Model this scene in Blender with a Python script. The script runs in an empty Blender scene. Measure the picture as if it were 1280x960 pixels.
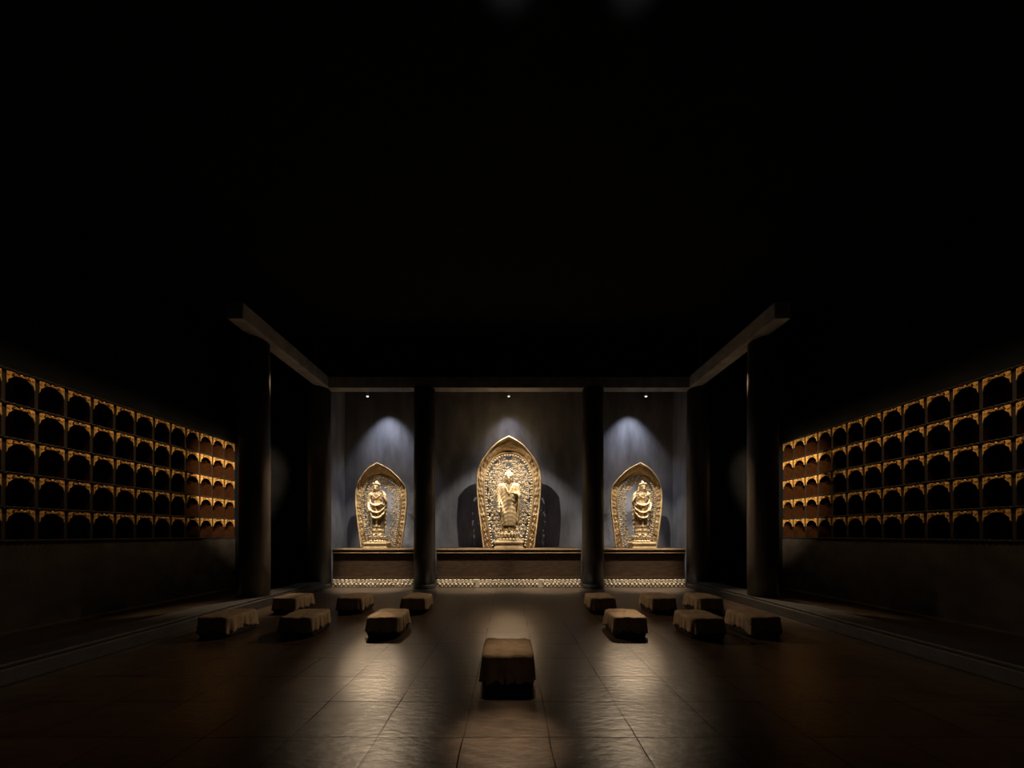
import bpy, bmesh, math, random
from mathutils import Vector, noise, Matrix
PI = math.pi
sc = bpy.context.scene
COL = sc.collection

# ------------------------------------------------------------------ helpers
class MB:
    def __init__(s): s.v = []; s.f = []
    def add(s, vs, fs):
        n = len(s.v); s.v += [tuple(p) for p in vs]; s.f += [tuple(i + n for i in f) for f in fs]
    def box(s, x0, x1, y0, y1, z0, z1):
        s.add([(x0,y0,z0),(x1,y0,z0),(x1,y1,z0),(x0,y1,z0),(x0,y0,z1),(x1,y0,z1),(x1,y1,z1),(x0,y1,z1)],
              [(0,3,2,1),(4,5,6,7),(0,1,5,4),(1,2,6,5),(2,3,7,6),(3,0,4,7)])
    def ell(s, c, r, nu=12, nv=8, M=None):
        vs = []; fs = []
        for j in range(1, nv):
            t = PI * j / nv
            for i in range(nu):
                a = 2 * PI * i / nu
                p = Vector((r[0]*math.sin(t)*math.cos(a), r[1]*math.sin(t)*math.sin(a), r[2]*math.cos(t)))
                if M: p = M @ p
                vs.append(p + Vector(c))
        for e in (1, -1):
            p = Vector((0,0,e*r[2]))
            if M: p = M @ p
            vs.append(p + Vector(c))
        N = (nv-1)*nu
        for j in range(nv-2):
            for i in range(nu):
                k = (i+1) % nu
                fs.append((j*nu+i, (j+1)*nu+i, (j+1)*nu+k, j*nu+k))
        for i in range(nu):
            k = (i+1) % nu
            fs.append((N, i, k)); fs.append((N+1, (nv-2)*nu+k, (nv-2)*nu+i))
        s.add(vs, fs)
    def tube(s, pts, rad, n=8, flat=1.0):
        """closed-end tube along pts; rad a number or list; flat squashes along world y"""
        pts = [Vector(p) for p in pts]; m = len(pts)
        if not hasattr(rad, '__len__'): rad = [rad]*m
        vs = []; fs = []
        up0 = Vector((0,1,0))
        for i, p in enumerate(pts):
            d = (pts[min(i+1,m-1)] - pts[max(i-1,0)]).normalized()
            u = up0 if abs(d.dot(up0)) < .95 else Vector((1,0,0))
            a = (u - d*u.dot(d)).normalized(); b = d.cross(a)
            for k in range(n):
                t = 2*PI*k/n
                vs.append(p + a*(math.cos(t)*rad[i]*flat) + b*(math.sin(t)*rad[i]))
        for i in range(m-1):
            for k in range(n):
                q = (k+1) % n
                fs.append((i*n+k, i*n+q, (i+1)*n+q, (i+1)*n+k))
        fs.append(tuple(reversed(range(n)))); fs.append(tuple((m-1)*n+k for k in range(n)))
        s.add(vs, fs)
    def rings(s, rings, cap=True):
        """loft a list of equal-length closed rings"""
        n = len(rings[0]); vs = [p for r in rings for p in r]; fs = []
        for j in range(len(rings)-1):
            for i in range(n):
                k = (i+1) % n
                fs.append((j*n+i, j*n+k, (j+1)*n+k, (j+1)*n+i))
        if cap:
            fs.append(tuple(reversed(range(n)))); fs.append(tuple((len(rings)-1)*n+i for i in range(n)))
        s.add(vs, fs)
    def lathe(s, prof, n=32, c=(0,0), sx=1, sy=1):
        s.rings([[(c[0]+r*sx*math.cos(2*PI*i/n), c[1]+r*sy*math.sin(2*PI*i/n), z) for i in range(n)] for r, z in prof])
    def mesh(s, name, smooth=False):
        m = bpy.data.meshes.new(name); m.from_pydata(s.v, [], s.f)
        bm = bmesh.new(); bm.from_mesh(m); bmesh.ops.recalc_face_normals(bm, faces=bm.faces); bm.to_mesh(m); bm.free()
        if smooth:
            m.polygons.foreach_set('use_smooth', [True]*len(m.polygons))
        m.update(); return m
    def build(s, name, mat, parent=None, smooth=False, bevel=0, loc=None):
        me = s.mesh(name, smooth); me.materials.append(mat)
        return link(name, me, parent, bevel, loc)

def link(name, me, parent=None, bevel=0, loc=None):
    o = bpy.data.objects.new(name, me); COL.objects.link(o)
    if parent: o.parent = parent
    if loc: o.location = loc
    if bevel:
        b = o.modifiers.new('bevel', 'BEVEL'); b.width = bevel; b.segments = 2; b.limit_method = 'ANGLE'
    return o

def thing(name, label, cat, loc=(0,0,0), rz=0, group=None):
    o = bpy.data.objects.new(name, None); COL.objects.link(o)
    o.empty_display_size = .1
    o.location = loc; o.rotation_euler = (0,0,rz)
    o['label'] = label; o['category'] = cat
    if group: o['group'] = group
    return o
def struct(o, label=None, cat=None):
    o['kind'] = 'structure'
    if label: o['label'] = label
    if cat: o['category'] = cat
    return o
def copy_tree(o, parent=None):
    c = o.copy(); COL.objects.link(c); c.parent = parent
    for ch in o.children: copy_tree(ch, c)
    return c

def remesh(mb, voxel, smooth=2):
    me = mb.mesh('tmp'); o = bpy.data.objects.new('tmp', me); COL.objects.link(o)
    r = o.modifiers.new('r', 'REMESH'); r.mode = 'VOXEL'; r.voxel_size = voxel
    if smooth:
        sm = o.modifiers.new('s', 'SMOOTH'); sm.factor = .5; sm.iterations = smooth
    dg = bpy.context.evaluated_depsgraph_get()
    out = bpy.data.meshes.new_from_object(o.evaluated_get(dg))
    bpy.data.objects.remove(o); bpy.data.meshes.remove(me)
    out.polygons.foreach_set('use_smooth', [True]*len(out.polygons))
    return out

# ------------------------------------------------------------------ materials
def mat(name, col, rough=.6, metal=0, spec=.5, var=.25, scale=6, bump=.0, bscale=40, stretch=(1,1,1), col2=None):
    m = bpy.data.materials.new(name); m.use_nodes = True
    nt = m.node_tree; b = nt.nodes['Principled BSDF']
    b.inputs['Roughness'].default_value = rough; b.inputs['Metallic'].default_value = metal
    b.inputs['Specular IOR Level'].default_value = spec
    tc = nt.nodes.new('ShaderNodeTexCoord'); mp = nt.nodes.new('ShaderNodeMapping')
    mp.inputs['Scale'].default_value = stretch
    nt.links.new(tc.outputs['Object'], mp.inputs['Vector'])
    n = nt.nodes.new('ShaderNodeTexNoise'); n.inputs['Scale'].default_value = scale; n.inputs['Detail'].default_value = 6
    nt.links.new(mp.outputs['Vector'], n.inputs['Vector'])
    r = nt.nodes.new('ShaderNodeValToRGB')
    c2 = col2 or tuple(c*(1-var) for c in col)
    c1 = tuple(min(1, c*(1+var)) for c in col) if not col2 else col
    r.color_ramp.elements[0].position = .3; r.color_ramp.elements[1].position = .7
    r.color_ramp.elements[0].color = (*c2, 1); r.color_ramp.elements[1].color = (*c1, 1)
    nt.links.new(n.outputs['Fac'], r.inputs['Fac']); nt.links.new(r.outputs['Color'], b.inputs['Base Color'])
    if bump:
        n2 = nt.nodes.new('ShaderNodeTexNoise'); n2.inputs['Scale'].default_value = bscale; n2.inputs['Detail'].default_value = 4
        nt.links.new(mp.outputs['Vector'], n2.inputs['Vector'])
        bp = nt.nodes.new('ShaderNodeBump'); bp.inputs['Strength'].default_value = bump; bp.inputs['Distance'].default_value = .02
        nt.links.new(n2.outputs['Fac'], bp.inputs['Height']); nt.links.new(bp.outputs['Normal'], b.inputs['Normal'])
    return m

M_gold   = mat('carved_gilt_wood', (.63,.44,.235), .5, .0, .4, .22, 9, .25, 60)
M_lat    = mat('carved_gilt_openwork', (.72,.58,.39), .5, .0, .4, .25, 14, .2, 70)
M_statue = mat('gilded_statue', (.65,.49,.29), .45, .0, .5, .22, 7, .15, 50)
M_cloth_g= mat('gilded_robe', (.60,.43,.23), .48, .0, .5, .25, 9, .2, 45)
M_wall   = mat('blue_grey_plaster', (.205,.208,.24), .85, 0, .2, .28, 2.2, .35, 14, (1.6,1.6,.5))
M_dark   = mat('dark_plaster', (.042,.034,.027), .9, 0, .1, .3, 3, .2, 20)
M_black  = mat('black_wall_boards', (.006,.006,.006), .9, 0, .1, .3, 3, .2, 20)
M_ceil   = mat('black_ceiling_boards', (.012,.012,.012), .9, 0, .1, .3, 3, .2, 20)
M_beam   = mat('worn_grey_beam', (.34,.32,.30), .7, 0, .3, .25, 4, .2, 30)
M_col    = mat('black_lacquer_column', (.055,.042,.033), .42, 0, .5, .3, 3, .08, 20, (1,1,.3))
M_wood   = mat('dark_altar_wood', (.075,.042,.022), .5, 0, .4, .35, 5, .15, 30, (1,1,5))
M_edge   = mat('gilt_moulding', (.50,.33,.16), .45, 0, .5, .2, 12)
M_band   = mat('tarnished_band', (.16,.105,.06), .5, 0, .5, .3, 16)
M_stone  = mat('pale_carved_stone', (.64,.51,.36), .6, 0, .4, .18, 20, .2, 60)
M_niche  = mat('gilt_niche_arch', (.55,.29,.075), .5, .0, .4, .35, 30, .3, 80)
M_back   = mat('brown_niche_back', (.17,.055,.008), .7, 0, .2, .25, 8)
M_div    = mat('brown_niche_board', (.014,.010,.007), .6, 0, .3, .3, 10)
M_cover  = mat('brown_cushion_cloth', (.30,.215,.14), .9, 0, .15, .2, 9, .3, 55)
M_base   = mat('dark_cushion_base', (.035,.025,.018), .85, 0, .15, .2, 9)
M_upr    = mat('brown_niche_upright', (.055,.018,.004), .7, 0, .1, .3, 10)
M_curb   = mat('dark_stone_kerb', (.035,.032,.03), .6, 0, .4, .25, 6, .2, 30)
M_lamp   = mat('grey_lamp_metal', (.25,.25,.26), .4, .6, .5, .1)
M_lens = bpy.data.materials.new('lit_lens'); M_lens.use_nodes = True
_b = M_lens.node_tree.nodes['Principled BSDF']
_b.inputs['Emission Color'].default_value = (.95,.95,1,1); _b.inputs['Emission Strength'].default_value = 1.5

def floor_material():
    m = bpy.data.materials.new('stone_slab_floor'); m.use_nodes = True
    nt = m.node_tree; L = nt.links; N = nt.nodes; b = N['Principled BSDF']
    b.inputs['IOR'].default_value = 1.9
    tc = N.new('ShaderNodeTexCoord')
    wn = N.new('ShaderNodeTexNoise'); wn.inputs['Scale'].default_value = 2.2; wn.inputs['Detail'].default_value = 5
    L.new(tc.outputs['Object'], wn.inputs['Vector'])
    vs = N.new('ShaderNodeVectorMath'); vs.operation = 'SUBTRACT'; vs.inputs[1].default_value = (.5,.5,.5)
    L.new(wn.outputs['Color'], vs.inputs[0])
    sc_ = N.new('ShaderNodeVectorMath'); sc_.operation = 'SCALE'; sc_.inputs['Scale'].default_value = .035
    L.new(vs.outputs[0], sc_.inputs[0])
    ad = N.new('ShaderNodeVectorMath'); ad.operation = 'ADD'
    L.new(tc.outputs['Object'], ad.inputs[0]); L.new(sc_.outputs[0], ad.inputs[1])
    def brick(width, mortar, smooth=.1):
        br = N.new('ShaderNodeTexBrick'); br.offset = 0; br.squash = 1
        br.inputs['Scale'].default_value = 1; br.inputs['Brick Width'].default_value = .658; br.inputs['Row Height'].default_value = .557
        br.inputs['Mortar Size'].default_value = mortar; br.inputs['Mortar Smooth'].default_value = smooth
        br.inputs['Color1'].default_value = (0,0,0,1); br.inputs['Color2'].default_value = (1,1,1,1); br.inputs['Mortar'].default_value = (.5,.5,.5,1)
        L.new(ad.outputs[0], br.inputs['Vector']); return br
    br = brick(.658, .0055); br2 = brick(.658, .03, 1.0)
    # slab colour
    n1 = N.new('ShaderNodeTexNoise'); n1.inputs['Scale'].default_value = 3.5; n1.inputs['Detail'].default_value = 8; n1.inputs['Roughness'].default_value = .65
    mp = N.new('ShaderNodeMapping'); mp.inputs['Scale'].default_value = (1,2.4,1); L.new(tc.outputs['Object'], mp.inputs['Vector']); L.new(mp.outputs[0], n1.inputs['Vector'])
    cr = N.new('ShaderNodeValToRGB'); cr.color_ramp.elements[0].position = .32; cr.color_ramp.elements[1].position = .68
    cr.color_ramp.elements[0].color = (.036,.022,.013,1); cr.color_ramp.elements[1].color = (.092,.057,.033,1)
    L.new(n1.outputs['Fac'], cr.inputs['Fac'])
    mx = N.new('ShaderNodeMix'); mx.data_type = 'RGBA'; mx.blend_type = 'MULTIPLY'; mx.inputs['Factor'].default_value = .35
    L.new(cr.outputs['Color'], mx.inputs['A']); L.new(br.outputs['Color'], mx.inputs['B'])
    # joints, fading in and out
    jn = N.new('ShaderNodeTexNoise'); jn.inputs['Scale'].default_value = 1.3; L.new(tc.outputs['Object'], jn.inputs['Vector'])
    jr = N.new('ShaderNodeMapRange'); jr.inputs['From Min'].default_value = .35; jr.inputs['From Max'].default_value = .6; jr.inputs['To Min'].default_value = .35
    L.new(jn.outputs['Fac'], jr.inputs['Value'])
    jm = N.new('ShaderNodeMath'); jm.operation = 'MULTIPLY'; L.new(br.outputs['Fac'], jm.inputs[0]); L.new(jr.outputs[0], jm.inputs[1])
    m2 = N.new('ShaderNodeMix'); m2.data_type = 'RGBA'; L.new(jm.outputs[0], m2.inputs['Factor'])
    L.new(mx.outputs['Result'], m2.inputs['A']); m2.inputs['B'].default_value = (.006,.005,.004,1)
    L.new(m2.outputs['Result'], b.inputs['Base Color'])
    # specular dies in the open joints
    sp = N.new('ShaderNodeMapRange'); sp.inputs['To Min'].default_value = .5; sp.inputs['To Max'].default_value = .02
    L.new(jm.outputs[0], sp.inputs['Value']); L.new(sp.outputs[0], b.inputs['Specular IOR Level'])
    rr = N.new('ShaderNodeMapRange'); rr.inputs['To Min'].default_value = FLOOR_ROUGH-.07; rr.inputs['To Max'].default_value = FLOOR_ROUGH+.07
    L.new(n1.outputs['Fac'], rr.inputs['Value']); L.new(rr.outputs[0], b.inputs['Roughness'])
    # relief: worn surface, rounded slab edges
    n2 = N.new('ShaderNodeTexNoise'); n2.inputs['Scale'].default_value = 9; n2.inputs['Detail'].default_value = 6; L.new(mp.outputs[0], n2.inputs['Vector'])
    iv = N.new('ShaderNodeMath'); iv.operation = 'MULTIPLY_ADD'; iv.inputs[1].default_value = -.12; L.new(br2.outputs['Fac'], iv.inputs[0]); L.new(n2.outputs['Fac'], iv.inputs[2])
    bp = N.new('ShaderNodeBump'); bp.inputs['Strength'].default_value = .26; bp.inputs['Distance'].default_value = .012
    L.new(iv.outputs[0], bp.inputs['Height']); L.new(bp.outputs['Normal'], b.inputs['Normal'])
    return m
FLOOR_ROUGH = .33
M_floor = floor_material()

# ------------------------------------------------------------------ camera (eye 1.55 m, very wide lens with rise)
cam = bpy.data.cameras.new('camera'); co = bpy.data.objects.new('camera', cam); COL.objects.link(co)
co.location = (0,0,1.55); co.rotation_euler = (PI/2,0,0)
cam.sensor_width = 36; cam.lens = 36*430/1280; cam.shift_x = 4/1280; cam.shift_y = (667-480)/1280
cam.clip_start = .05
sc.camera = co

# ------------------------------------------------------------------ the room
WX = 7.9; ENDY = 9.93; BACKY = 11.25; CEIL = 7.3
NZ0, NZ1 = 1.42, 4.165; NCOL = 14; CW = .379; NY0 = ENDY - NCOL*CW
fl = MB(); fl.box(-8.6+.345, 8.6+.345, -2.5-2.618, 11.6-2.618, -.2, 0)
struct(fl.build('floor', M_floor, loc=(-.345, 2.618, 0)), 'floor of large brown stone slabs', 'floor')
ce = MB(); ce.box(-8.6, 8.6, -2.5, 11.6, CEIL, CEIL+.2)
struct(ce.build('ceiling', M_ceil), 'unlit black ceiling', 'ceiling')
for sgn, nm in ((-1,'left'),(1,'right')):
    w = MB()
    def sb(x0,x1,*r): w.box(*((x0,x1) if sgn > 0 else (-x1,-x0)), *r)
    sb(WX, 8.6, -2.5, 11.6, NZ1, CEIL)
    sb(WX, 8.6, -2.5, NY0, NZ0, NZ1); sb(WX, 8.6, ENDY, 11.6, NZ0, NZ1); sb(8.4, 8.6, NY0, ENDY, NZ0, NZ1)
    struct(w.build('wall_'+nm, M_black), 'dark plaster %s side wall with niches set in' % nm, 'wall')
    w = MB(); sb(WX, 8.6, -2.5, 11.6, 0, NZ0-.001)
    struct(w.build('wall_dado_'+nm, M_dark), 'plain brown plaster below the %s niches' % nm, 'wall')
    w = MB(); sb(5.735, WX, ENDY, ENDY+.3, 0, CEIL)
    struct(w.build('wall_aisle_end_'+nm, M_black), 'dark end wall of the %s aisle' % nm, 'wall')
    w = MB(); sb(5.36, 5.70, 10.17, BACKY, 0, CEIL)
    struct(w.build('wall_shrine_'+nm, M_wall), 'grey %s return wall of the shrine recess' % nm, 'wall')
    w = MB(); sb(5.12, 5.78, 2.0, 9.53, 0, .17); sb(5.18, 5.72, 2.0, 9.53, .17, .21)
    o = struct(w.build('trim_kerb_'+nm, M_curb, bevel=.012), 'low dark stone kerb along the %s columns' % nm, 'kerb')
w = MB(); w.box(-5.72, 5.72, BACKY, BACKY+.3, 0, CEIL)
struct(w.build('wall_back', M_wall), 'blue-grey plaster wall behind the three statues', 'wall')
# beam ring
w = MB(); w.box(-5.42, 5.42, 9.78, 10.0, 6.0, CEIL)
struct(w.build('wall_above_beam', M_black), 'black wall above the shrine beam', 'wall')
w = MB(); w.box(-5.40, 5.40, 9.74, 10.04, 5.68, 5.995)
struct(w.build('trim_beam_back', M_beam, bevel=.015), 'long grey beam across the front of the shrine', 'beam')
for sgn, nm in ((-1,'left'),(1,'right')):
    w = MB(); x0, x1 = sorted((sgn*5.10, sgn*5.42)); w.box(x0, x1, 6.6, 9.735, 5.68, 5.995)
    struct(w.build('trim_beam_'+nm, M_beam, bevel=.015), 'grey beam running forward over the %s columns' % nm, 'beam')

# columns
def column(x, y, r, label):
    t = thing('round_column', label, 'column', (x,y,0), 0, 'round columns')
    s_ = MB(); s_.lathe([(r*.985,.12),(r,.9),(r,3.5),(r*.97,5.668)], 48); s_.build('shaft', M_col, t, smooth=True)
    b_ = MB(); b_.lathe([(r*1.0,0),(r*1.015,.02),(r*1.015,.10),(r*.985,.118)], 48); b_.build('base', M_curb, t, smooth=True)
    return t
column(-2.41, 9.85, .305, 'dark round column between the left altar and the central altar')
column( 2.41, 9.85, .305, 'dark round column between the central altar and the right altar')
column(-5.42, 9.85, .30, 'dark round column at the far left corner of the shrine, beside the left altar')
column( 5.42, 9.85, .30, 'dark round column at the far right corner of the shrine, beside the right altar')
column(-5.46, 7.40, .28, 'dark round column standing forward on the left, before the lit end niches')
column( 5.46, 7.40, .28, 'dark round column standing forward on the right, before the lit end niches')

# ------------------------------------------------------------------ altar platforms
PH = 1.11; PY = 9.93
def altar(x0, x1, label, n):
    t = thing('altar_platform', label, 'altar', ((x0+x1)/2, PY, 0), 0, 'altar platforms')
    h = (x1-x0)/2
    a = MB(); a.box(-h, h, .021, BACKY-PY-.005, PH-.035, PH); a.build('top_board', M_wood, t)
    a = MB(); a.box(-h, h, 0, .02, PH-.035, PH); a.build('gilt_edge', M_edge, t, bevel=.006)['label'] = 'gilt front edge of the top board'
    a = MB(); a.box(-h, h, .03, .3, PH-.105, PH-.036)
    k = int(2*h/.16)
    for i in range(k):
        x = -h + (i+.5)*2*h/k
        a.tube([(x-.05,.028,PH-.075),(x-.02,.024,PH-.06),(x+.02,.024,PH-.08),(x+.05,.028,PH-.066)], [.006,.009,.009,.006], 6)
    a.build('carved_band', M_band, t)
    a = MB(); a.box(-h, h, .012, .3, PH-.128, PH-.106); a.build('gilt_moulding', M_edge, t, bevel=.004)
    a = MB(); a.box(-h, h, .06, .3, .24, PH-.129)
    a.box(-h, h, .045, .061, .24, .30); a.box(-h, h, .045, .061, PH-.19, PH-.129)
    a.build('front_panel', M_wood, t, bevel=.004)
    # pale carved frieze at the floor: two rows of lotus petals under a scalloped edge
    a = MB(); a.box(-h, h, -.0, .3, .0, .20); a.box(-h,h,-.02,.0,.0,.03)
    k = int(2*h/.115)
    for i in range(k):
        x = -h + (i+.5)*2*h/k
        a.ell((x,-.0,.202), (.05,.035,.030), 10, 6)
        a.ell((x,-.006,.145), (.05,.032,.035), 10, 6)
        a.ell((x,-.03,.137), (.018,.015,.028), 6, 4)
        xx = x + h/k
        if i < k-1:
            a.ell((xx,-.008,.085), (.052,.034,.036), 10, 6)
            a.ell((xx,-.035,.078), (.018,.013,.028), 6, 4)
        a.ell((x,-.018,.036), (.03,.022,.018), 8, 5)
    a.build('carved_frieze', M_stone, t, smooth=False)['label'] = 'pale carved frieze at the floor'
    if n:   # small upright blocks that split the long frieze
        for x in (-.9, .9):
            a = MB(); a.box(x-.06, x+.06, -.05, .0, .0, .235); a.build('frieze_block', M_stone, t, bevel=.01)
    return t
altar(-2.095, 2.095, 'wide central altar platform of dark wood over a pale carved frieze', 1)
altar(-5.11, -2.725, 'left altar platform of dark wood with pale carved frieze, left of the columns', 0)
altar(2.725, 5.11, 'right altar platform of dark wood with pale carved frieze, right of the columns', 0)

# ------------------------------------------------------------------ mandorlas (carved halo panels)
def interp(tab, t):
    for (a, p), (b, q) in zip(tab, tab[1:]):
        if t <= b: return p + (q-p)*(t-a)/(b-a)
    return tab[-1][1]
OUT = [(0,.806),(.1,.85),(.2,.893),(.3,.937),(.4,.975),(.5,1.003),(.6,1.01),(.66,.995),(.715,.955),(.76,.885),(.81,.775),(.86,.64),(.90,.52),(.93,.41),(.955,.29),(.975,.17),(.99,.07),(1,0)]
INN = [(0,.52),(.1,.575),(.2,.63),(.3,.675),(.4,.71),(.5,.735),(.57,.735),(.64,.71),(.70,.655),(.74,.585),(.78,.48),(.81,.35),(.828,.2),(.836,0)]
H0 = 3.48
def half_outline(tab, n):
    pts = [Vector((w, 0, t*H0)) for t, w in tab]
    # smooth by Catmull-Rom then resample by arc length
    fine = []
    for i in range(len(pts)-1):
        p0 = pts[max(i-1,0)]; p1 = pts[i]; p2 = pts[i+1]; p3 = pts[min(i+2,len(pts)-1)]
        for k in range(12):
            u = k/12
            fine.append(.5*((2*p1)+(p2-p0)*u+(2*p0-5*p1+4*p2-p3)*u*u+(3*p1-p0-3*p2+p3)*u**3))
    fine.append(pts[-1])
    d = [0]
    for a, b in zip(fine, fine[1:]): d.append(d[-1]+(b-a).length)
    out = []; j = 0
    for i in range(n):
        s = d[-1]*i/(n-1)
        while j < len(d)-2 and d[j+1] < s: j += 1
        u = (s-d[j])/max(1e-9, d[j+1]-d[j]); out.append(fine[j].lerp(fine[j+1], min(1,max(0,u))))
    return out
def curl(z):                     # the upper part leans out over the statue
    t = max(0, z/H0-.70)/.30
    return -.42*t
def warp(x, z, dy, lean=.6):     # lean the panel forward, tapering it as it leans; the hood leans more than the openwork
    c = curl(z)*lean; k = 1 + c/10.78
    return Vector((x*k, c+dy, (z-.44)*k+.44))
NA = 150
ho, hi = half_outline(OUT, NA), half_outline(INN, NA)
def mandorla_frame():
    a = MB()
    prof = [(0,.0),(.0,.07),(.05,.10),(.12,.10),(.17,.06),(.22,.052),(.30,.06),(.38,.066),(.46,.07),(.54,.072),(.62,.07),(.70,.066),(.78,.06),(.84,.055),(.87,.085),(.94,.105),(1.0,.09),(1.0,.0)]
    rings = []
    full = []
    for s in (-1, 1):
        seq = range(NA) if s < 0 else range(NA-2, -1, -1)
        for i in seq: full.append((s, i))
    rows = []
    for q, (s, i) in enumerate(full):
        row = []
        top = max(0, (ho[i].z/H0-.70)/.2); top = min(1, top)
        for (v, h) in prof:
            p = hi[i].lerp(ho[i], v)
            if .18 < v < .86:
                u = i*.42
                e = math.sin(PI*(v-.18)/.68)**.6
                sw = math.sin(u + 3.2*math.sin(PI*2*(v-.2)/.66)) * .020 + math.sin(2.3*u+9*v)*.010 + math.sin(3.9*u-14*v)*.009
                h = h + sw*e*(1-.75*top) + .03*e*top
            row.append(warp(s*p.x, p.z, -h, .6+.4*v))
        rows.append(row)
    n = len(prof); vs = [p for r in rows for p in r]; fs = []
    for j in range(len(rows)-1):
        for k in range(n):
            q = (k+1) % n
            fs.append((j*n+k, (j+1)*n+k, (j+1)*n+q, j*n+q))
    fs.append(tuple(range(n))); fs.append(tuple((len(rows)-1)*n+k for k in range(n)))
    a.add(vs, fs); return a
def bead_border():
    a = MB(); d = 0; last = None
    pts = []
    for s in (-1, 1):
        seq = hi if s < 0 else hi[::-1]
        for p in seq: pts.append(Vector((s*p.x*.965, 0, p.z - .03*max(0,(p.z/H0-.6)/.24))))
    acc = 1
    for i in range(1, len(pts)):
        acc += (pts[i]-pts[i-1]).length
        if acc >= .074 and pts[i].z > .045:
            acc = 0; p = pts[i]
            a.ell(warp(p.x, p.z, -.085), (.033,.033,.033), 8, 6)
    return a
def inner_half(z):
    t = z/H0
    if t >= .836: return -1
    return interp(INN, t)
def cut_half(z, main):           # the opening behind the figure
    if main:
        if z < .95 or z > 1.75: return .02
        return .30
    if z < .50 or z > 2.62: return .0
    if z > 2.25: return .20*math.sqrt(max(0,(2.62-z)/.37))
    if z < 1.0: return .24 + .10*(z-.5)/.5
    return .36
def openwork(main, seed):
    a = MB(); rnd = random.Random(seed)
    def P(x, z, dy=0): return warp(x, z, -.045+dy)
    step = .128; rows = int(H0*.84/(step*.87))
    nodes = []
    for r in range(rows):
        z = .12 + r*step*.87
        off = 0 if r % 2 == 0 else .5
        for c in range(0, 9):
            x = (c+off)*step
            if x > inner_half(z)-.075: continue
            if x < cut_half(z, main) + .03: continue
            for s in ((1,-1) if x > .001 else (1,)):
                nodes.append((s, x, z, r, c))
    pos = {(s,r,c):(x,z) for s,x,z,r,c in nodes}
    for s, x, z, r, c in nodes:
        k = (r*2 + c*3 + (r//3)) % 5
        jx = x + rnd.uniform(-.012,.012) ; jz = z + rnd.uniform(-.012,.012)
        if k in (0, 3):            # flower
            rot = rnd.random()
            R = .062
            for p in range(6):
                t = 2*PI*(p+rot)/6
                M = Matrix.Rotation(-t, 3, 'Y')
                a.ell(P(s*jx+R*.62*math.cos(t), jz+R*.62*math.sin(t), -.015), (R*.5,.022,R*.30), 8, 5, M)
            a.ell(P(s*jx, jz, -.035), (.020,.022,.020), 8, 5)
        else:                      # scroll with a leaf
            d = s if k % 2 else -s
            ph = rnd.uniform(0, 2*PI); pts = []; rad = []
            for q in range(15):
                u = q/14; rr = .066*(1-.78*u); t = ph + d*u*4.6
                pts.append(P(s*jx+rr*math.cos(t), jz+rr*math.sin(t), -.02*math.sin(u*PI)-.01*u)); rad.append(.017*(1-.3*u))
            a.tube(pts, rad, 6)
            a.ell(pts[-1], (.024,.026,.024), 8, 5)
            t = ph + PI*.8
            M = Matrix.Rotation(-t, 3, 'Y')
            a.ell(P(s*jx+.062*math.cos(t), jz+.062*math.sin(t), -.01), (.05,.02,.022), 8, 5, M)
        # stems to neighbours keep it one carved piece
        for (dr, dc) in ((0,1),(1,0),(1,-1 if r%2==0 else 1)):
            q = (s, r+dr, c+dc)
            if q in pos:
                x2, z2 = pos[q]
                m = Vector(((x+x2)/2 + rnd.uniform(-.02,.02), 0, (z+z2)/2 + rnd.uniform(-.02,.02)))
                a.tube([P(s*x,z,.015), P(s*m.x,m.z,.0), P(s*x2,z2,.015)], .0135, 5)
    # thin rim that ties the carving to the frame, on its inner edge
    for s in (-1, 1):
        a.tube([P(s*(p.x-.015), p.z-.012, .02) for p in hi[5:-1:3]], .022, 6)
    return a
me_frame = mandorla_frame().mesh('frame', True); me_frame.materials.append(M_gold)
me_bead = bead_border().mesh('bead_border', True); me_bead.materials.append(M_lat)
me_open = openwork(True, 4).mesh('openwork', True); me_open.materials.append(M_lat)
me_open2 = openwork(False, 9).mesh('openwork', True); me_open2.materials.append(M_lat)
MY = 10.78
def mandorla(x, sx, sz, ow, label):
    t = thing('mandorla', label, 'halo panel', (x, MY, PH+.001), 0, 'carved gilt mandorlas')
    for nm, me in (('frame', me_frame), ('bead_border', me_bead), ('openwork', ow)):
        o = link(nm, me, t); o.scale = (sx, (sx+sz)/2, sz)
    return t
mandorla(0, 1, 1, me_open, 'tallest carved gilt mandorla, pointed, behind the central statue')
mandorla(-3.98, .795, .768, me_open2, 'smaller pointed gilt mandorla standing on the left altar')
mandorla(3.98, .795, .768, me_open2, 'smaller pointed gilt mandorla standing on the right altar')

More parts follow.
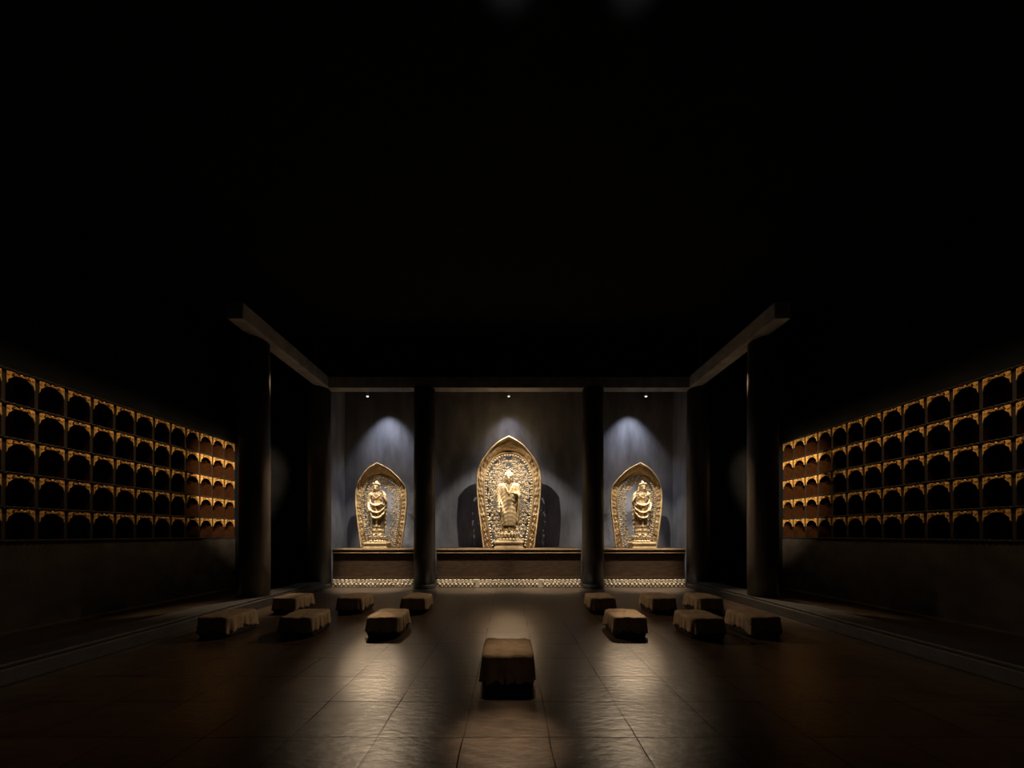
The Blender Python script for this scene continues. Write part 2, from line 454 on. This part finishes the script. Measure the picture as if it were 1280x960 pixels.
# ------------------------------------------------------------------ statues
def capsule(a, p, q, r0, r1, n=10):
    p, q = Vector(p), Vector(q)
    a.tube([p.lerp(q, i/4) for i in range(5)], [r0+(r1-r0)*i/4 for i in range(5)], n)
    a.ell(p, (r0,)*3, n, 8); a.ell(q, (r1,)*3, n, 8)
def chain(a, pts, rads):
    for (p, q, r0, r1) in zip(pts, pts[1:], rads, rads[1:]): capsule(a, p, q, r0, r1)
def hand(a, w, d, side, palm, curlv, s=1.0):
    """w wrist, d direction of fingers, side: across palm towards the thumb, palm: palm normal"""
    w, d, side, palm = Vector(w), Vector(d).normalized(), Vector(side).normalized(), Vector(palm).normalized()
    M = Matrix((side, palm, d)).transposed()
    a.ell(w + d*.05*s, (.043*s, .020*s, .058*s), 10, 8, M)
    for i, L in enumerate((.078, .088, .082, .064)):
        b = w + d*.092*s + side*(.030 - .0205*i)*s
        m_ = b + (d*(1-.3*curlv) + palm*curlv*.5)*L*.5*s
        e = m_ + (d*(1-curlv) + palm*curlv)*L*.5*s
        chain(a, [b, m_, e], [.0105*s, .0098*s, .0085*s])
    b = w + d*.03*s + side*.038*s
    chain(a, [b, b + (side*.7+d*.7)*.035*s, b + (side*.75+d*1.35+palm*.3*curlv)*.048*s], [.013*s,.0115*s,.0095*s])
def head(a, c, s=1.0):
    c = Vector(c)
    a.ell(c, (.098*s,.112*s,.130*s), 16, 12)
    a.ell(c+Vector((0,-.018,-.06))*s, (.078*s,.085*s,.075*s), 14, 10)          # jaw
    a.ell(c+Vector((0,-.085,-.115))*s, (.03*s,.025*s,.024*s), 10, 8)           # chin
    chain(a, [c+Vector((0,-.108,.028))*s, c+Vector((0,-.126,-.028))*s], [.011*s,.018*s])  # nose
    for e in (-1, 1):
        chain(a, [c+Vector((e*.016,-.108,.035))*s, c+Vector((e*.045,-.105,.046))*s, c+Vector((e*.078,-.075,.030))*s], [.009*s,.010*s,.008*s])
        a.ell(c+Vector((e*.040,-.097,.012))*s, (.022*s,.013*s,.012*s), 10, 6)  # lids
        a.ell(c+Vector((e*.018,-.121,-.034))*s, (.011*s,.011*s,.009*s), 8, 6)
        a.ell(c+Vector((e*.050,-.072,-.045))*s, (.032*s,.03*s,.034*s), 10, 8)  # cheeks
        a.tube([c+Vector((e*.100,.0,.035))*s, c+Vector((e*.112,.006,.0))*s, c+Vector((e*.104,.0,-.06))*s, c+Vector((e*.098,-.004,-.11))*s], [.016*s,.022*s,.017*s,.014*s], 8)
    a.tube([c+Vector((-.030,-.104,-.071))*s, c+Vector((0,-.117,-.064))*s, c+Vector((.030,-.104,-.071))*s], [.006*s,.010*s,.006*s], 8)
    a.tube([c+Vector((-.024,-.103,-.083))*s, c+Vector((0,-.114,-.086))*s, c+Vector((.024,-.103,-.083))*s], [.006*s,.010*s,.006*s], 8)
    capsule(a, c+Vector((0,.012,-.09))*s, c+Vector((0,.015,-.22))*s, .062*s, .068*s)
def ringz(z, hx, hy, cx=0, cy=0, n=48, fold=0, k=14, ph=0):
    out = []
    for i in range(n):
        t = 2*PI*i/n
        f = 1 + fold*math.sin(k*t+ph)
        out.append((cx+hx*f*math.cos(t), cy+hy*f*math.sin(t), z))
    return out
def foot(a, x, s=1.0, y=-.06):
    a.ell((x,y-.05*s,.032*s), (.042*s,.105*s,.036*s), 12, 8)
    for i in range(5):
        a.ell((x+(i-2)*.018*s, y-(.15-.008*abs(i-1.6))*s, .022*s), (.011*s,.022*s,.014*s), 8, 6)
def folds(me, fn):
    me.update()
    ns = [v.normal.copy() for v in me.vertices]
    for v, n in zip(me.vertices, ns): v.co += n*fn(v.co, n)
    me.update()

def buddha_meshes():
    b = MB()                                            # body: one continuous skin
    head(b, (0,-.03,1.65), 1.22)
    b.ell((0,0,1.36), (.235,.13,.17), 18, 12)
    for z, hx, hy in ((1.2,.21,.125),(1.0,.20,.125)): b.ell((0,0,z), (hx,hy,.17), 16, 10)
    b.rings([ringz(1.05,.19,.12), ringz(.8,.2,.13), ringz(.4,.17,.12), ringz(.12,.15,.11)])
    chain(b, [(-.25,0,1.42), (-.285,-.01,1.12), (-.295,-.12,.83)], [.075,.06,.036])
    hand(b, (-.295,-.13,.82), (0,-.10,-1), (1,-.1,0), (0,-1,.0), .2, 1.2)
    chain(b, [(.25,0,1.42), (.285,-.03,1.15), (.19,-.24,1.16)], [.075,.06,.038])
    hand(b, (.18,-.25,1.165), (-1,-.25,.05), (0,-1,.1), (0,.0,1), .45, 1.15)
    for s in (-1,1):
        capsule(b, (s*.08,-.01,.35), (s*.085,-.02,.06), .065, .045); foot(b, s*.085)
    body = remesh(b, .009, 1)
    r = MB()                                            # robe
    r.rings([ringz(.235,.285,.18,0,-.01,72,.035,13), ringz(.30,.285,.185,0,-.01,72,.03,13), ringz(.6,.275,.185,0,-.01,72,.02,13), ringz(.9,.272,.18,0,0,72,.012,13),
             ringz(1.15,.27,.165,0,0,72), ringz(1.33,.275,.158,0,0,72), ringz(1.43,.268,.145,0,.005,72), ringz(1.49,.215,.12,0,.02,72), ringz(1.52,.12,.09,0,.04,72)])
    r.rings([ringz(.06,.205,.145,0,-.01,72,.03,15), ringz(.15,.21,.15,0,-.01,72,.02,15), ringz(.30,.21,.15,0,-.01,72)])
    chain(r, [(-.255,.005,1.41), (-.295,-.02,1.14), (-.296,-.07,.92)], [.085,.075,.062])
    r.tube([(-.27,-.07,1.0),(-.20,-.12,.85),(-.145,-.17,.60),(-.115,-.18,.34)], [.05,.05,.045,.022], 10, .7)
    chain(r, [(.245,.005,1.41), (.285,-.03,1.14), (.20,-.21,1.15)], [.085,.08,.066])
    r.rings([[(.30+.045*math.cos(t)+dx, -.11+.11*math.sin(t), z) for t in [2*PI*i/20 for i in range(20)]] for z, dx in ((1.13,0),(.85,-.01),(.55,-.02),(.36,-.035))])
    # open collar
    for s in (-1,1):
        r.tube([(s*.10,.03,1.53),(s*.115,-.07,1.46),(s*.085,-.145,1.34),(s*.03,-.175,1.21),(0,-.18,1.15)], [.02,.026,.028,.026,.02], 8)
    rob = remesh(r, .0105, 1)
    def fr(p, n):
        if n.y > .35: return .004*math.sin(p.x*60)
        z = p.z
        if z > 1.22: return 0
        if z < .24: return .006*math.sin(p.x*75)
        k = max(0, min(1, -n.y+.3))
        return (.0022*math.sin((z + 2.4*(p.x-.03)**2)*52) + .0065*math.sin(p.x*58+2.5*z)*min(1, max(0,(1.1-z)*2)))*k
    folds(rob, fr)
    # collar opening: push the front robe in at the chest so the skin shows
    for v in rob.vertices:
        if v.co.z > 1.24 and v.co.y < -.05 and abs(v.co.x) < (v.co.z-1.2)*.33: v.co.y += .06
    h = MB()
    c = Vector((0,-.03,1.65))
    h.ell(c+Vector((0,.018,.052)), (.131,.139,.125), 16, 10); h.ell(c+Vector((0,.02,.170)), (.066,.066,.060), 12, 8)
    for j in range(6):
        for i in range(18):
            t = 2*PI*(i+.5*(j%2))/18; e = .22 + j*.2
            p = c+Vector((.131*math.cos(e)*math.cos(t), .018+.139*math.cos(e)*math.sin(t), .052+.125*math.sin(e)))
            if p.y < -.12 and p.z < c.z+.09: continue
            h.ell(p, (.020,.020,.020), 6, 4)
    hair = h.mesh('hair', True)
    return body, rob, hair

def bodhisattva_meshes():
    """figure facing front, its left arm (picture right) raised to the shoulder; mirrored for the other altar"""
    b = MB()
    head(b, (-.03,-.02,1.52), 1.0)
    chain(b, [(-.02,0,1.30),(.0,0,1.15),(.03,0,.95)], [.145,.13,.14])
    b.ell((-.015,-.005,1.28), (.215,.118,.12), 18, 12)
    b.ell((-.01,-.03,1.20), (.17,.11,.11), 16, 10)
    b.ell((.03,0,.92), (.19,.13,.15), 16, 10)
    for s in (-1,1):
        chain(b, [(s*.09+.03,0,.88),(s*.085+.03,-.02,.48),(s*.085+.02,-.01,.07)], [.10,.07,.045]); foot(b, s*.085+.02, .95)
    chain(b, [(-.225,0,1.32),(-.275,-.02,1.06),(-.23,-.15,.90)], [.066,.05,.034])
    hand(b, (-.225,-.16,.89), (.35,-.5,-.5), (.6,-.2,.6), (.6,.3,-.5), .5, 1.05)
    chain(b, [(.20,0,1.32),(.27,-.06,1.08),(.22,-.19,1.24)], [.066,.05,.034])
    hand(b, (.218,-.195,1.25), (-.1,-.1,1), (-1,-.2,0), (0,-1,.1), .2, 1.05)
    body = remesh(b, .009, 1)
    r = MB()
    r.rings([ringz(.055,.20,.15,.02,-.01,72,.045,15), ringz(.12,.195,.15,.02,-.01,72,.04,15), ringz(.45,.19,.15,.025,-.015,72,.03,15), ringz(.75,.205,.15,.03,-.01,72,.015,15), ringz(.93,.215,.15,.03,0,72), ringz(1.02,.18,.135,.02,0,72)])
    # waist sash, two hanging swags, shawl and ribbons
    r.tube([(.02+.205*math.cos(t), .155*math.sin(t), .985+.01*math.sin(5*t)) for t in [2*PI*i/24 for i in range(25)]], .028, 8)
    for (z0, dz, rr) in ((.96,.22,.030),(.86,.30,.032),(1.16,.20,.026)):
        pts = [(.02+.235*math.sin(u), -.07-.125*math.cos(u), z0-dz*math.cos(u)) for u in [(-1+2*i/16)*PI/2 for i in range(17)]]
        r.tube(pts, [rr*(.75+.35*math.cos((-1+2*i/16)*PI/2)) for i in range(17)], 8)
    for s in (-1,1):
        r.tube([(s*.06,.05,1.40),(s*.17,.0,1.385),(s*.235,-.03,1.28),(s*.27,-.03,1.12),(s*.285+.01,-.04,.9),(s*.275,-.04,.6),(s*.25,-.02,.32),(s*.27,-.03,.16)], [.02,.045,.06,.055,.036,.032,.03,.018], 8, .6)
        r.tube([(s*.12,-.06,1.38),(s*.09,-.12,1.26),(0,-.145,1.19)], [.016,.018,.016], 8)
    r.tube([(.02,-.165,.95),(.03,-.175,.6),(.02,-.17,.2)], [.03,.035,.03], 8, .6)
    rob = remesh(r, .0105, 1)
    def fr(p, n):
        if p.z > .9 or n.y > .3: return 0
        return .006*math.sin((p.z + 1.6*(abs(p.x-.02)-.09)**2)*46)*max(0, min(1, -n.y+.2))
    folds(rob, fr)
    h = MB(); c = Vector((-.03,-.02,1.52))
    h.ell(c+Vector((0,.020,.040)), (.108,.115,.105), 16, 10); h.ell(c+Vector((0,.02,.165)), (.055,.055,.075), 12, 8)
    for i in range(11):                                  # crown leaves
        t = PI + PI*i/10
        h.ell(c+Vector((.105*math.cos(t), .0+.108*math.sin(t), .105+.02*math.sin(PI*i/10))), (.022,.016,.042), 8, 6)
    for s in (-1,1):
        h.tube([c+Vector((s*.1,.03,.05)), c+Vector((s*.125,.02,-.08)), c+Vector((s*.135,.0,-.18))], [.02,.022,.012], 8)
    return body, rob, h.mesh('hair', True)

def pedestal(t, s, mt):
    # lotus: two whorls of petals on a waisted core, then a stepped plinth
    a = MB(); z0 = .225*s
    a.lathe([(.27*s,z0),(.30*s,z0+.04*s),(.20*s,z0+.095*s),(.20*s,z0+.13*s),(.29*s,z0+.19*s),(.30*s,z0+.235*s)], 32, sy=.8)
    for row, (rz, zz, tilt) in enumerate(((.30,.20,.5),(.285,.155,.5),(.30,.055,-.5))):
        for i in range(18):
            th = 2*PI*(i+.5*(row%2))/18
            M = Matrix.Rotation(th, 3, 'Z') @ Matrix.Rotation(tilt, 3, 'Y')
            a.ell((rz*s*math.cos(th), rz*.8*s*math.sin(th), z0+zz*s), (.022*s,.05*s,.045*s), 8, 6, M)
    a.build('lotus_pedestal', mt, t, smooth=True)
    a = MB()
    a.box(-.44*s,.44*s,-.30*s,.30*s,0,.05*s); a.box(-.415*s,.415*s,-.28*s,.28*s,.05*s,.16*s); a.box(-.44*s,.44*s,-.30*s,.30*s,.16*s,.215*s)
    a.box(-.40*s,.40*s,-.27*s,.27*s,.215*s,.23*s)
    a.build('plinth', mt, t, bevel=.012)

SY = 10.32
bb, br, bh = buddha_meshes()
t = thing('standing_statue', 'tall gilded robed figure with one arm lowered, before the tallest mandorla', 'statue', (0,SY,PH), 0, 'gilded standing statues')
pedestal(t, .98, M_statue)
for nm, me, m_ in (('body', bb, M_statue), ('robe', br, M_cloth_g), ('hair', bh, M_statue)):
    me.materials.clear(); me.materials.append(m_); o = link(nm, me, bodyo if nm == 'hair' else t)
    if nm != 'hair': o.location = (0,0,.452)
    if nm == 'body': bodyo = o
sb_, sr_, sh_ = bodhisattva_meshes()
for x, mir, lab in ((-3.93, 1, 'gilded statue with draped sashes on the left altar, one hand raised at its shoulder'),
                    ( 3.98,-1, 'gilded statue with draped sashes on the right altar, looped scarf across its belly')):
    t = thing('standing_statue', lab, 'statue', (x,SY,PH), 0, 'gilded standing statues')
    pedestal(t, .80, M_statue)
    for nm, me, m_ in (('body', sb_, M_statue), ('robe', sr_, M_cloth_g), ('hair', sh_, M_statue)):
        if mir > 0: m2 = me; m2.materials.clear(); m2.materials.append(m_)
        else:
            m2 = me.copy(); m2.transform(Matrix.Scale(-1,4,(1,0,0))); m2.flip_normals()
        o = link(nm, m2, bodyo if nm == 'hair' else t)
        if nm != 'hair': o.location = (0,0,.368); o.scale = (.94,.94,.94)
        if nm == 'body': bodyo = o

# ------------------------------------------------------------------ spotlights under the beam
def spotlight(x, tilt, label):
    t = thing('spotlight', label, 'spotlight', (x, 10.30, 5.84), 0, 'small spotlights under the beam')
    a = MB(); a.tube([(0,-.255,.30),(0,-.02,.30),(0,0,.28),(0,0,.17)], .012, 8); a.build('bracket', M_lamp, t, smooth=True)
    q = MB(); q.tube([(0,0,.2),(tilt*.3,.0,.02),(tilt,0,-.18)], [.030,.040,.044], 16); hs = q.build('housing', M_lamp, t, smooth=True)
    q = MB(); q.tube([(tilt,0,-.178),(tilt*1.05,0,-.19)], [.036,.034], 16); q.build('lens', M_lens, hs)['label'] = 'lit lens'
spotlight(-4.26, .03, 'small spotlight under the beam above the left altar')
spotlight(0, 0, 'small spotlight under the beam above the central altar')
spotlight(4.14, -.03, 'small spotlight under the beam above the right altar')

# ------------------------------------------------------------------ niche cabinets
ND = .34; RH = (NZ1-NZ0)/5
def arch_mesh():
    """carved spandrel panel, local x along the cell (0..CW), z down from 0; solid corners, cusped arch, pierced scroll"""
    a = MB(); n = 28; w = CW - .056; t = .03
    def lower(u):     # u -1..1
        e = abs(u)
        arch = -.050 - .135*e**2.6
        arch -= .014*abs(math.sin(u*PI*3.5))*(1-e**4)
        if e > .93: arch -= .03
        return arch
    def upper_gap(u):  # a pierced slot between top rail and arch rib
        e = abs(u)
        return -.020 - .055*max(0,(e-.1))**2*.6
    vs = []; fs = []
    def strip(top, bot, th):
        k = len(vs)
        for i in range(n+1):
            u = -1+2*i/n; x = CW/2 + u*w/2
            for (y, z) in ((-th, top(u)), (0, top(u)), (0, bot(u)), (-th, bot(u))): vs.append((x, y, z))
        for i in range(n):
            for j in range(4):
                q = (j+1) % 4
                fs.append((k+i*4+j, k+(i+1)*4+j, k+(i+1)*4+q, k+i*4+q))
        fs.append((k,k+1,k+2,k+3)); fs.append((k+n*4+3,k+n*4+2,k+n*4+1,k+n*4))
    strip(lambda u: -.004, lambda u: -.011, t*.5)
    strip(lambda u: lower(u)+.008+.014*abs(u)**3, lower, t*.5)                        # arch rib
    a.add(vs, fs)
    for s in (-1, 1):                                                    # corner fans with scrolls
        X = lambda u: CW/2 + s*u*w/2
        vs = []; fs = []
        m = 10
        for i in range(m+1):
            u = .56 + .44*i/m
            zt, zb = -.01, lower(u)+.012
            zb = zb if u > .72 else zt + (zb-zt)*max(.15,(u-.56)/.16)
            for (y, z) in ((-t*.7, zt),(0,zt),(0,zb),(-t*.7,zb)): vs.append((X(u), y, z))
        for i in range(m):
            for j in range(4):
                q = (j+1)%4; fs.append((i*4+j,(i+1)*4+j,(i+1)*4+q,i*4+q))
        fs.append((0,1,2,3)); fs.append((m*4+3,m*4+2,m*4+1,m*4)); a.add(vs, fs)
        for (u0, z0, r0, d) in ((.50,-.040,.022,1),(.30,-.044,.018,-1),(.84,-.055,.020,-1)):
            pts = []
            for q in range(10):
                f = q/9; rr = r0*(1-.7*f); th = d*f*5 + 1.2
                pts.append((X(u0)+s*rr*math.cos(th), -t*.75, z0+rr*math.sin(th)))
            a.tube(pts, .0065, 5)
    a.ell((CW/2, -t*.8, -.04), (.022,.014,.026), 8, 6)
    a.tube([(CW/2-.05,-t*.7,-.03),(CW/2-.02,-t*.7,-.052),(CW/2,-t*.7,-.03),(CW/2+.02,-t*.7,-.052),(CW/2+.05,-t*.7,-.03)], .006, 5)
    return a.mesh('arch_panel')
me_arch = arch_mesh(); me_arch.materials.append(M_niche)
def shelf_mesh():
    a = MB(); L = NCOL*CW
    a.box(0, L, -.012, ND, -.016, .016)
    for i in range(NCOL):
        for k in range(5):
            x = i*CW + (k+.5)*CW/5; a.ell((x,-.012,.002), (.026,.012,.013), 6, 4)
    return a.mesh('shelf')
me_shelf = shelf_mesh(); me_shelf.materials.append(M_div)
d_ = MB(); d_.box(-.022, .022, 0, ND, NZ0+.016, NZ1-.016); me_divd = d_.mesh('divider'); me_divd.materials.append(M_upr); me_divd.materials.append(M_div)
for p in me_divd.polygons:
    if p.normal.y < -.9: p.material_index = 1          # front edge coloured dark, as the shaded gaps between arches
d_ = MB(); d_.box(0, NCOL*CW, ND, ND+.03, NZ0, NZ1); me_bk = d_.mesh('back_panel'); me_bk.materials.append(M_back)
def niche_cabinet(sgn, label):
    # local x runs along the wall, local +y into the wall
    if sgn < 0: t = thing('niche_cabinet', label, 'cabinet', (-WX, NY0, 0), PI/2, 'niche cabinets')
    else:       t = thing('niche_cabinet', label, 'cabinet', (WX, ENDY, 0), -PI/2, 'niche cabinets')
    link('back_panel', me_bk, t)
    for i in range(NCOL+1):
        o = link('divider', me_divd, t); o.location = (min(max(i*CW,.023),NCOL*CW-.023), .012, 0)
    for r in range(6):
        o = link('shelf', me_shelf, t); o.location = (0, 0, NZ0+r*RH + (.017 if r == 0 else (-.017 if r == 5 else 0)))
    for r in range(5):
        for i in range(NCOL):
            o = link('arch_panel', me_arch, t); o.location = (i*CW, .014, NZ0+(r+1)*RH-.017 - (.017 if r == 4 else 0))
    return t
niche_cabinet(-1, 'wall cabinet of five rows of gilt arched niches on the left wall')
niche_cabinet(1, 'wall cabinet of five rows of gilt arched niches on the right wall')

# ------------------------------------------------------------------ kneeling cushions
def cushion(x, yf, w, d, h, seed, label, rz=0, drop=None):
    rnd = random.Random(seed)
    t = thing('kneeling_cushion', label, 'cushion', (x, yf+d/2, 0), rz, 'cloth covered kneeling cushions')
    n = 112; hw, hd = w/2, d/2
    def sq(th, a, b, p=7):      # superellipse
        c, s = math.cos(th), math.sin(th)
        r = (abs(c)**p + abs(s)**p)**(-1/p)
        return a*r*c, b*r*s
    # base: padded block
    rings = []
    for z, g in ((0,.93),(.02,.985),(h*.25,1.02),(h*.45,1.0),(h*.52,.96),(h*.60,.98),(h*.8,.98),(h-.035,.93),(h-.025,.6)):
        rings.append([(*sq(2*PI*i/n, hw*g, hd*g), z) for i in range(n)])
    b = MB(); b.rings(rings); b.build('base', M_base, t, smooth=True)
    # cloth: top grid rings then a ruffled skirt
    ox, oy = rnd.uniform(0,50), rnd.uniform(0,50)
    def wr(px, py):
        v = Vector((px*5+ox, py*5+oy, seed*.7))
        return .010*noise.noise(v) + .007*(1-abs(noise.noise(v*1.7)))**3 * 1.3
    drop = drop or h*.62
    kk = [rnd.uniform(0,6.28) for _ in range(4)]
    rings = []
    for g in (.02,.2,.4,.6,.75,.87,.95,.99):
        rings.append([(px, py, h - .018*(g**10) + wr(px,py)) for px, py in [sq(2*PI*i/n, hw*g, hd*g) for i in range(n)]])
    for j, f in enumerate((.06,.16,.3,.45,.6,.75,.88,1.0)):
        ring = []
        for i in range(n):
            th = 2*PI*i/n
            amp = .013*f**.8
            cor = abs(math.sin(2*th))**6
            ru = amp*(math.sin(19*th+kk[0]) + .6*math.sin(31*th+kk[1]+1.5*math.sin(3*th+kk[2])) )
            g = 1.012 + .035*f + .02*f*cor
            px, py = sq(th, hw*g+ru, hd*g+ru)
            zz = h - .02 - f*(drop + .015*math.sin(5*th+kk[2]) + .012*math.sin(12*th+kk[3]) ) - cor*.03*f
            ring.append((px, py, max(.012, zz)))
        rings.append(ring)
    c = MB(); c.rings(rings, cap=False); c.add(rings[0], [tuple(range(n))])
    o = c.build('cloth_cover', M_cover, t, smooth=True)
    so = o.modifiers.new('thick','SOLIDIFY'); so.thickness = .006; so.offset = 0
    return t
R2, R3 = 5.10, 6.62
cushion(-.01, 3.30, .50, .55, .385, 1, 'kneeling cushion standing alone in the middle aisle, tallest and nearest the camera')
spec = [(-1.88,R2,.31,'second-row kneeling cushion just left of the middle aisle, standing in bright floor light'),
        (-3.18,R2,.31,'second-row kneeling cushion, middle of the three on the left'),
        (-4.40,R2,.31,'leftmost kneeling cushion of all, in the dark of the second row'),
        (1.82,R2,.31,'second-row kneeling cushion just right of the middle aisle, standing in bright floor light'),
        (2.93,R2-.08,.31,'second-row kneeling cushion with creased top, middle of the three on the right'),
        (3.82,R2,.31,'rightmost kneeling cushion of all, in the dark of the second row'),
        (-1.84,R3,.31,'back-row kneeling cushion left of the aisle, in front of the left inner column'),
        (-3.08,R3,.31,'back-row kneeling cushion in front of the left altar frieze, middle of the left three'),
        (-4.32,R3,.31,'back-row kneeling cushion farthest left, beside the left kerb'),
        (1.83,R3,.31,'back-row kneeling cushion right of the aisle, in front of the right inner column'),
        (2.99,R3,.31,'back-row kneeling cushion in front of the right altar frieze, middle of the right three'),
        (3.90,R3,.31,'back-row kneeling cushion farthest right, beside the right kerb')]
for i, (x, y, h, lab) in enumerate(spec):
    cushion(x, y, .50, .60, h, 11+i*3, lab, rz=random.Random(i+5).uniform(-.03,.03))

# ------------------------------------------------------------------ lights
def spot(name, loc, to, power, col, size=45, blend=.5, rad=.04, oval=1):
    l = bpy.data.lights.new(name, 'SPOT'); l.energy = power; l.color = col; l.spot_size = math.radians(size); l.spot_blend = blend; l.shadow_soft_size = rad
    o = bpy.data.objects.new(name, l); COL.objects.link(o); o.location = loc
    o.rotation_euler = (Vector(to)-Vector(loc)).to_track_quat('-Z','Y').to_euler(); o.scale = (oval,1,1); return o
WARM = (1,.80,.56); COOL = (.83,.88,1.0); NEUT = (1,.90,.74)
# wall scallops, hidden behind the beam
spot('scallop_lamp', (0,10.62,5.95), (0,11.15,2.9), 75, COOL, 78, .9)
for s in (-1,1): spot('scallop_lamp', (s*3.92,10.62,5.95), (s*3.9,11.15,2.9), 185, COOL, 78, .9)
# steep lamps under the beam straight above each statue, and crossed pairs of ceiling spots farther out
spot('statue_top_lamp', (0,10.10,5.64), (0,10.55,1.5), 1700, NEUT, 42, .9)
for s in (-1,1):
    spot('statue_top_lamp', (s*4.05,10.10,5.64), (s*3.97,10.55,1.5), 1000, NEUT, 36, .5)
    spot('statue_lamp', (s*1.55,8.6,6.9), (-s*.7,10.7,2.2), 980, NEUT, 35, .5, .02)
    for q in (-1,1): spot('statue_lamp', (s*3.95+q*1.0,8.75,6.9), (s*3.95-q*.35,10.6,2.0), 600, NEUT, 29, .5, .02)
    # added steep spots, no fixture known, that brighten the carved friezes
    spot('frieze_fill', (s*3.9,8.7,6.9), (s*3.9,9.9,.0), 2500, NEUT, 22, .7)
    spot('frieze_fill', (s*1.1,8.7,6.9), (s*1.1,9.9,.0), 2200, NEUT, 22, .7)
# narrow beams that draw the three pools on the floor
TAN = (1,.74,.48)
for x0, x, y in ((-3.7,-1.72,4.35),(3.45,1.62,4.5)):
    spot('pool_lamp', (x0,9.60,5.62), (x,y,0), 1650, TAN, 14, 1, .08, .45)
    spot('pool_lamp', (x0,9.60,5.62), (x,y,0), 560, TAN, 25, 1, .08, .55)
spot('pool_lamp', (0,9.60,5.62), (0,5.6,0), 1500, TAN, 24, 1, .08, .36)
spot('pool_lamp', (0,9.60,5.62), (0,5.9,0), 500, TAN, 32, 1, .08, .55)
spot('cushion_fill', (0,5.2,7.1), (0,3.50,.38), 900, TAN, 7, 1, .12)  # added, unseen: lifts the top of the nearest cushion
spot('pool_lamp', (0,5.0,7.1), (-.02,2.6,0), 3300, TAN, 8, 1, .1)
# added floods with no known fixture: crossed over the cushions, edging the columns
for s in (-1,1):
    spot('hall_fill', (s*2.2,9.5,5.62), (-s*3.4,5.8,0), 560, TAN, 46, .9, .1)
    spot('column_edge_fill', (s*4.2,9.0,5.6), (s*5.3,7.5,1.5), 1000, TAN, 30, .9, .12)
    spot('column_edge_fill', (0,9.66,5.62), (s*2.45,9.7,1.6), 90, TAN, 22, .9, .06)
# added lights, no source seen: long washes on the niche arches, end spots
for s in (-1,1):
    l = bpy.data.lights.new('aisle_fill','AREA'); l.shape = 'RECTANGLE'; l.size = .1; l.size_y = 6.2; l.energy = 20; l.color = (1,.72,.42); l.spread = math.radians(22)
    o = bpy.data.objects.new('aisle_fill', l); COL.objects.link(o); o.location = (s*6.5,6.6,6.9)
    o.rotation_euler = (0, -s*math.radians(20.5), 0)
    spot('niche_end_fill', (s*4.2,7.2,5.5), (s*7.9,9.68,2.75), 2000, (1,.82,.60), 33, .8, .05)  # added fill, standing in for statue light leaking past the columns
for x in (0,1.33): spot('ceiling_glow_fill', (x,3.52,6.8), (x,3.52,CEIL), 5.5, COOL, 80, 1, .02)  # unseen uplights added to make the glow patches on the ceiling

w = bpy.data.worlds.new('world'); sc.world = w; w.use_nodes = True
w.node_tree.nodes['Background'].inputs[0].default_value = (.9,.95,1,1)
w.node_tree.nodes['Background'].inputs[1].default_value = .006
sc.view_settings.view_transform = 'Standard'; sc.view_settings.look = 'None'; sc.view_settings.gamma = 1
sc.view_settings.use_curve_mapping = False; sc.view_settings.exposure = 0
